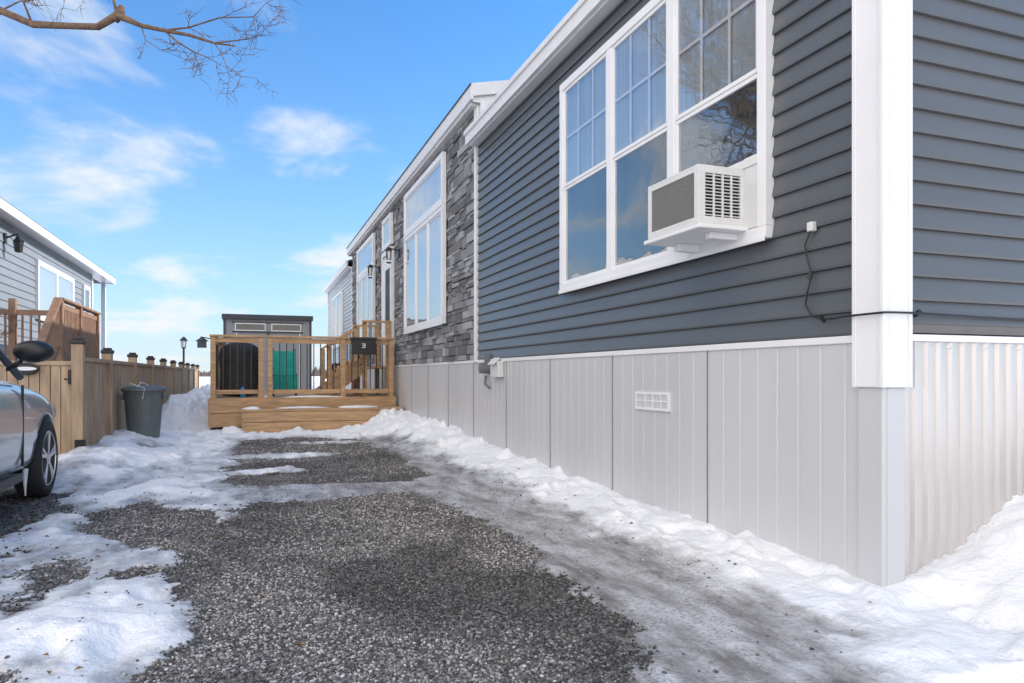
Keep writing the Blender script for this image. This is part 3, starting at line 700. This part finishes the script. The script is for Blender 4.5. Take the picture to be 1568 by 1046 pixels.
b.f.append(tuple(range(r[0],r[0]+6))[::-1]); b.f.append(tuple(range(r[-1],r[-1]+6))); b.sh=[1]*len(b.v); b.obj('roof',M_carp,car,smooth=True,sub=1)
b=B()
for s in (1,-1):
    b.tube([(CX+s*.85,CY_(1.45),1.04),(CX+s*.76,CY_(1.9),1.32),(CX+s*.67,CY_(2.25),1.5)],[.03,.026,.03],6)
    b.tube([(CX+s*.85,CY_(3.0),1.04),(CX+s*.75,CY_(3.0),1.35),(CX+s*.64,CY_(3.0),1.6)],[.03,.03,.03],6)
b.obj('pillars',M_dark,car)
b=B()
for t in (1.62,2.75,3.75):
    b.box(CX+HW-.02,CX+HW-.001,CY_(t)-.004,CY_(t)+.004,.35,.98)
b.box(CX+.85,CX+HW+.0,CY_(3.6),CY_(1.65),.24,.30)
b.obj('door_gaps_and_sill',M_black,car)
b=B()
for t in (2.55,3.6): b.box(CX+HW-.01,CX+HW+.03,CY_(t)-.1,CY_(t)+.1,.86,.885)
b.obj('door_handles',M_carp,car,.008)
b=B()
for s in (1,-1):
    n0=len(b.v); mc=(CX+s*1.04,6.22,1.235)
    b.lathe(mc,[(.03,-.09),(.09,-.07),(.115,0),(.10,.06),(.03,.09)],12,'y')
    for i in range(n0,len(b.v)):
        x,y,z=b.v[i]; b.v[i]=(mc[0]+(x-mc[0])*1.3,y,mc[2]+(z-mc[2])*.82)
    b.beam((CX+s*.83,6.3,1.08),(CX+s*.98,6.24,1.18),.08,.05)
b.obj('wing_mirrors',M_black,car,smooth=True,sub=1)
b=B()
b.lathe((CX+.70,CY_(.25),.70),[(.01,-.1),(.1,-.06),(.13,0),(.1,.08),(.01,.12)],12,'y'); b.lathe((CX-.70,CY_(.25),.70),[(.01,-.1),(.1,-.06),(.13,0),(.1,.08),(.01,.12)],12,'y')
b.obj('headlights',M_rim,car,smooth=True)
b=B(); b.box(CX-.4,CX+.4,CY_(.02)-.02,CY_(.0)+.02,.42,.6); b.obj('grille',M_black,car,.01)
def wheel(s,ay):
    c=(CX+s*.83,ay,.335); b=B()
    b.lathe(c,[(.22,-.10*s),(.30,-.11*s),(.332,-.08*s),(.335,.05*s),(.32,.085*s),(.26,.10*s),(.235,.085*s)],40,'x'); b.obj('tyre',M_rub,car,smooth=True)
    b=B(); b.lathe(c,[(.243,-.08*s),(.245,.083*s),(.228,.095*s),(.222,.07*s),(.215,-.06*s)],40,'x'); b.lathe(c,[(.055,.03*s),(.055,.085*s),(.03,.095*s)],16,'x')
    for k in range(5):
        for dk in (-.13,.13):
            a=k*2*math.pi/5+.3
            p=Vector((c[0]+s*.075,c[1]+.04*math.cos(a),c[2]+.04*math.sin(a)));q=Vector((c[0]+s*.08,c[1]+.228*math.cos(a+dk),c[2]+.228*math.sin(a+dk)))
            b.beam(p,q,.03,.03,up=Vector((1,0,0)))
    b.obj('rim',M_rim,car,.003)
    b=B(); b.lathe(c,[(.2,-.05*s),(.2,.0)],24,'x'); b.obj('brake',M_dark,car)
for s in (1,-1):
    for ay in AX: wheel(s,ay)
b=B(); b.tube([(CX+.86,6.72,.30),(CX+.86,6.71,.18),(CX+.86,6.72,.08)],[.02,.012,.004]); b.obj('icicle',M_snow2,car)

# ---------------------------------------------------------------- trees
def vis(p):
    d=p.x*.3466+p.y*.938
    return p.x>-.281*p.y-.25 and p.z<1.06+.56*d
def grow(b,p,d,l,r,lev,cull=True,up=.12,kink=.22):
    n=5;pts=[p.copy()];rad=[r];dd=d.normalized()
    for i in range(n):
        dd=(dd+Vector((random.uniform(-1,1),random.uniform(-1,1),random.uniform(-1,1)+up*2))*kink).normalized()
        q=pts[-1]+dd*l/n
        pts.append(q); rad.append(r*(1-.62*(i+1)/n))
    if cull and any(vis(q) for q in pts): return
    b.tube(pts,rad,7 if r>.05 else (5 if r>.012 else 3))
    if lev<=0: return
    for i in range(1,n+1):
        for _ in range(2 if (lev>1 or random.random()<.7) else 1):
            a=Vector((random.uniform(-1,1),random.uniform(-1,1),random.uniform(-.5,1))).normalized()
            nd_=(dd*.6+a*.8).normalized()
            grow(b,pts[i],nd_,l*random.uniform(.45,.7),max(rad[i]*.62,.0025),lev-1,cull,up,kink)
random.seed(21)
b=B(); T=Vector((-5.2,9.6,0))
b.tube([T,T+Vector((.05,0,1.5)),T+Vector((0,.05,3.4)),T+Vector((.1,.1,5))],[.24,.19,.16,.12],12)
for k in range(7):
    a=k*.9; h=3.4+k*.3
    grow(b,T+Vector((.02,.05,h)),Vector((math.cos(a),math.sin(a),1.1)),3.4,.085,3)
grow(b,T+Vector((.1,.1,5)),Vector((0,.3,1)),3.6,.11,3)
limb=[(-5.2,9.62,3.3),(-4.2,8.8,3.75),(-3.0,7.75,4.1),(-2.45,7.35,4.2),(-2.0,7.14,4.16),(-1.745,7.04,4.04),(-1.45,6.94,4.03),(-1.224,6.85,4.02),(-1.066,6.79,4.12),(-.88,6.72,4.03),(-.70,6.655,3.99),(-.5,6.58,3.95),(-.30,6.5,3.88),(-.12,6.45,3.86)]
rr=[.12,.09,.06,.045,.034,.03,.026,.028,.036,.02,.017,.014,.010,.005]
b.tube(limb,rr,8); b.tube([(-1.09,6.8,4.07),(-1.05,6.79,4.14),(-1.03,6.78,4.2)],[.03,.045,.02],8)
L_=[Vector(p) for p in limb]
def br(pts,r0,tw=2):
    pts=[Vector(p) for p in pts]; n=len(pts); rad=[r0*(1-.75*i/(n-1)) for i in range(n)]
    b.tube(pts,rad,5)
    for i in range(1,n):
        for _ in range(tw):
            a=Vector((random.uniform(-1,1),random.uniform(-.6,.6),random.uniform(-1,.7)))
            grow(b,pts[i],a+(pts[i]-pts[i-1]).normalized()*.7,random.uniform(.14,.30),max(rad[i]*.5,.0026),1,False,0,.3)
br([L_[10],(-.58,6.6,3.88),(-.45,6.56,3.8),(-.36,6.52,3.76),(-.28,6.5,3.72)],.010)
br([L_[10],(-.5,6.55,4.0),(-.25,6.45,4.08),(0.02,6.38,4.10),(.12,6.34,4.22)],.010)
br([L_[12],(-.1,6.42,3.9),(.04,6.38,3.93),(.12,6.32,4.0)],.007)
br([L_[9],(-.84,6.7,3.9),(-.72,6.65,3.82),(-.62,6.62,3.78)],.006,1)
br([L_[8],(-1.1,6.8,4.25),(-1.2,6.85,4.4),(-1.25,6.9,4.7)],.016,1)
br([L_[12],(-.24,6.48,3.8),(-.2,6.45,3.68),(-.08,6.43,3.60),(.03,6.4,3.59)],.006,1)
br([L_[5],(-1.8,7.0,4.2),(-1.6,6.9,4.4),(-1.3,6.8,4.6)],.012,1)
br([L_[4],(-1.85,7.1,4.25),(-1.5,7.0,4.3),(-1.3,6.9,4.33)],.008,1)
b.obj('bare_tree',M_bark,None,smooth=True)
# second, taller yard tree that stands outside the view beside the neighbour's gable
b=B(); T=Vector((-6.4,11.9,0))
b.tube([T,T+Vector((0,.05,2)),T+Vector((.1,.2,4.5)),T+Vector((.1,.7,6.5))],[.26,.22,.18,.12],12)
for k in range(8):
    a=math.pi/2+(k-3.5)*.5; h=5.2+(k%4)*.4
    grow(b,T+Vector((.1,.3,h)),Vector((math.cos(a)*.8,math.sin(a)*1.1,.75)),4.0,.08,3)
b.obj('bare_tree',M_bark,None,smooth=True)
V3=[];F3=[];rg=np.random.default_rng(3)
for i in range(5000):
    x=rg.uniform(-450,450);y=420+rg.uniform(-20,20);h=(3+6*vn(np.array([x*.02]),np.array([3.]))[0])*rg.uniform(.3,1);w=rg.uniform(.3,1.5)
    k=len(V3);V3+=[(x-w,y,0),(x+w,y,0),(x+rg.uniform(-1,1),y,h)];F3.append((k,k+1,k+2))
npmesh('distant_tree_line',np.array(V3),np.array(F3),M_far,{},False)

# ---------------------------------------------------------------- sky, sun, camera
EL=math.radians(27); AZ=math.radians(86.5)
w=bpy.data.worlds.new('World'); S.world=w; w.use_nodes=True; nt=w.node_tree; L=nt.links.new
bg=nt.nodes['Background']; bg.inputs['Strength'].default_value=.15
sk=N(nt,'ShaderNodeTexSky',sky_type='NISHITA'); sk.sun_disc=False; sk.sun_elevation=EL; sk.sun_rotation=AZ; sk.air_density=1; sk.dust_density=.5; sk.ozone_density=2.0
tn=N(nt,'ShaderNodeVectorMath',operation='MULTIPLY'); tn.inputs[1].default_value=(.42,1.2,1.8); L(sk.outputs[0],tn.inputs[0])
tc=N(nt,'ShaderNodeTexCoord'); sep=N(nt,'ShaderNodeSeparateXYZ'); L(tc.outputs['Generated'],sep.inputs[0])
def wm(op,a,bv):
    n=N(nt,'ShaderNodeMath',operation=op)
    for i,v in enumerate((a,bv)):
        if v is None: continue
        if isinstance(v,(int,float)): n.inputs[i].default_value=v
        else: L(v,n.inputs[i])
    return n.outputs[0]
def wmix(f,a,c):
    n=N(nt,'ShaderNodeMix',data_type='RGBA'); L(f,n.inputs['Factor']); ia=[q for q in n.inputs if q.type=='RGBA']
    L(a,ia[0])
    ia[1].default_value=(*c,1)
    return [q for q in n.outputs if q.type=='RGBA'][0]
zp=wm('MAXIMUM',sep.outputs['Z'],0.0)
hz=wm('MULTIPLY',wm('EXPONENT',wm('MULTIPLY',zp,-5.6),None),.95)
hazed=wmix(hz,tn.outputs[0],(5.6,6.1,6.5))
zm=wm('MAXIMUM',wm('ADD',sep.outputs['Z'],.12),.05)
cb=N(nt,'ShaderNodeCombineXYZ'); L(wm('DIVIDE',sep.outputs['X'],zm),cb.inputs[0]); L(wm('DIVIDE',sep.outputs['Y'],zm),cb.inputs[1])
mp=N(nt,'ShaderNodeMapping'); mp.inputs['Scale'].default_value=(1.0,.7,1); mp.inputs['Location'].default_value=(3.146,-.25,0); L(cb.outputs[0],mp.inputs[0])
n1=N(nt,'ShaderNodeTexNoise'); n1.inputs['Scale'].default_value=1.3; n1.inputs['Detail'].default_value=10; n1.inputs['Roughness'].default_value=.56; n1.inputs['Distortion'].default_value=.3; L(mp.outputs[0],n1.inputs['Vector'])
mr=N(nt,'ShaderNodeMapRange'); mr.interpolation_type='SMOOTHSTEP'; mr.inputs['From Min'].default_value=.48; mr.inputs['From Max'].default_value=.68; mr.inputs['To Max'].default_value=.95; L(n1.outputs['Fac'],mr.inputs['Value'])
c1=wmix(mr.outputs[0],hazed,(6.2,6.4,6.6))
# added bright bank in the unseen south-western sky, lifts the shaded driveway
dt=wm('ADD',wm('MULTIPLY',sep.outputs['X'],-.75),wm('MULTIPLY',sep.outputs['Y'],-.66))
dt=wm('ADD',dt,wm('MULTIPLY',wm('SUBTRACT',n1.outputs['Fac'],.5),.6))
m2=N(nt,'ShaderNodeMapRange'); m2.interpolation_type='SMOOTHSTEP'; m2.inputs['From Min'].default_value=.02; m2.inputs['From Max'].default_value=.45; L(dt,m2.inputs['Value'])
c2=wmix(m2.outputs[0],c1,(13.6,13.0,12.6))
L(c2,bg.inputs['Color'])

sd=bpy.data.lights.new('sun','SUN'); sd.energy=5; sd.angle=math.radians(.5); sd.color=(1,.9,.78)
so=bpy.data.objects.new('sun',sd); COL.objects.link(so)
dirv=Vector((math.sin(AZ)*math.cos(EL),math.cos(AZ)*math.cos(EL),math.sin(EL)))
so.rotation_euler=dirv.to_track_quat('Z','Y').to_euler()
cd=bpy.data.cameras.new('camera'); co=bpy.data.objects.new('camera',cd); COL.objects.link(co); S.camera=co
co.location=(0,0,1.06); co.rotation_euler=(math.pi/2,0,-math.radians(20.28)); cd.lens=24.8; cd.sensor_width=36; cd.shift_y=.0325; cd.clip_start=.05; cd.clip_end=9000
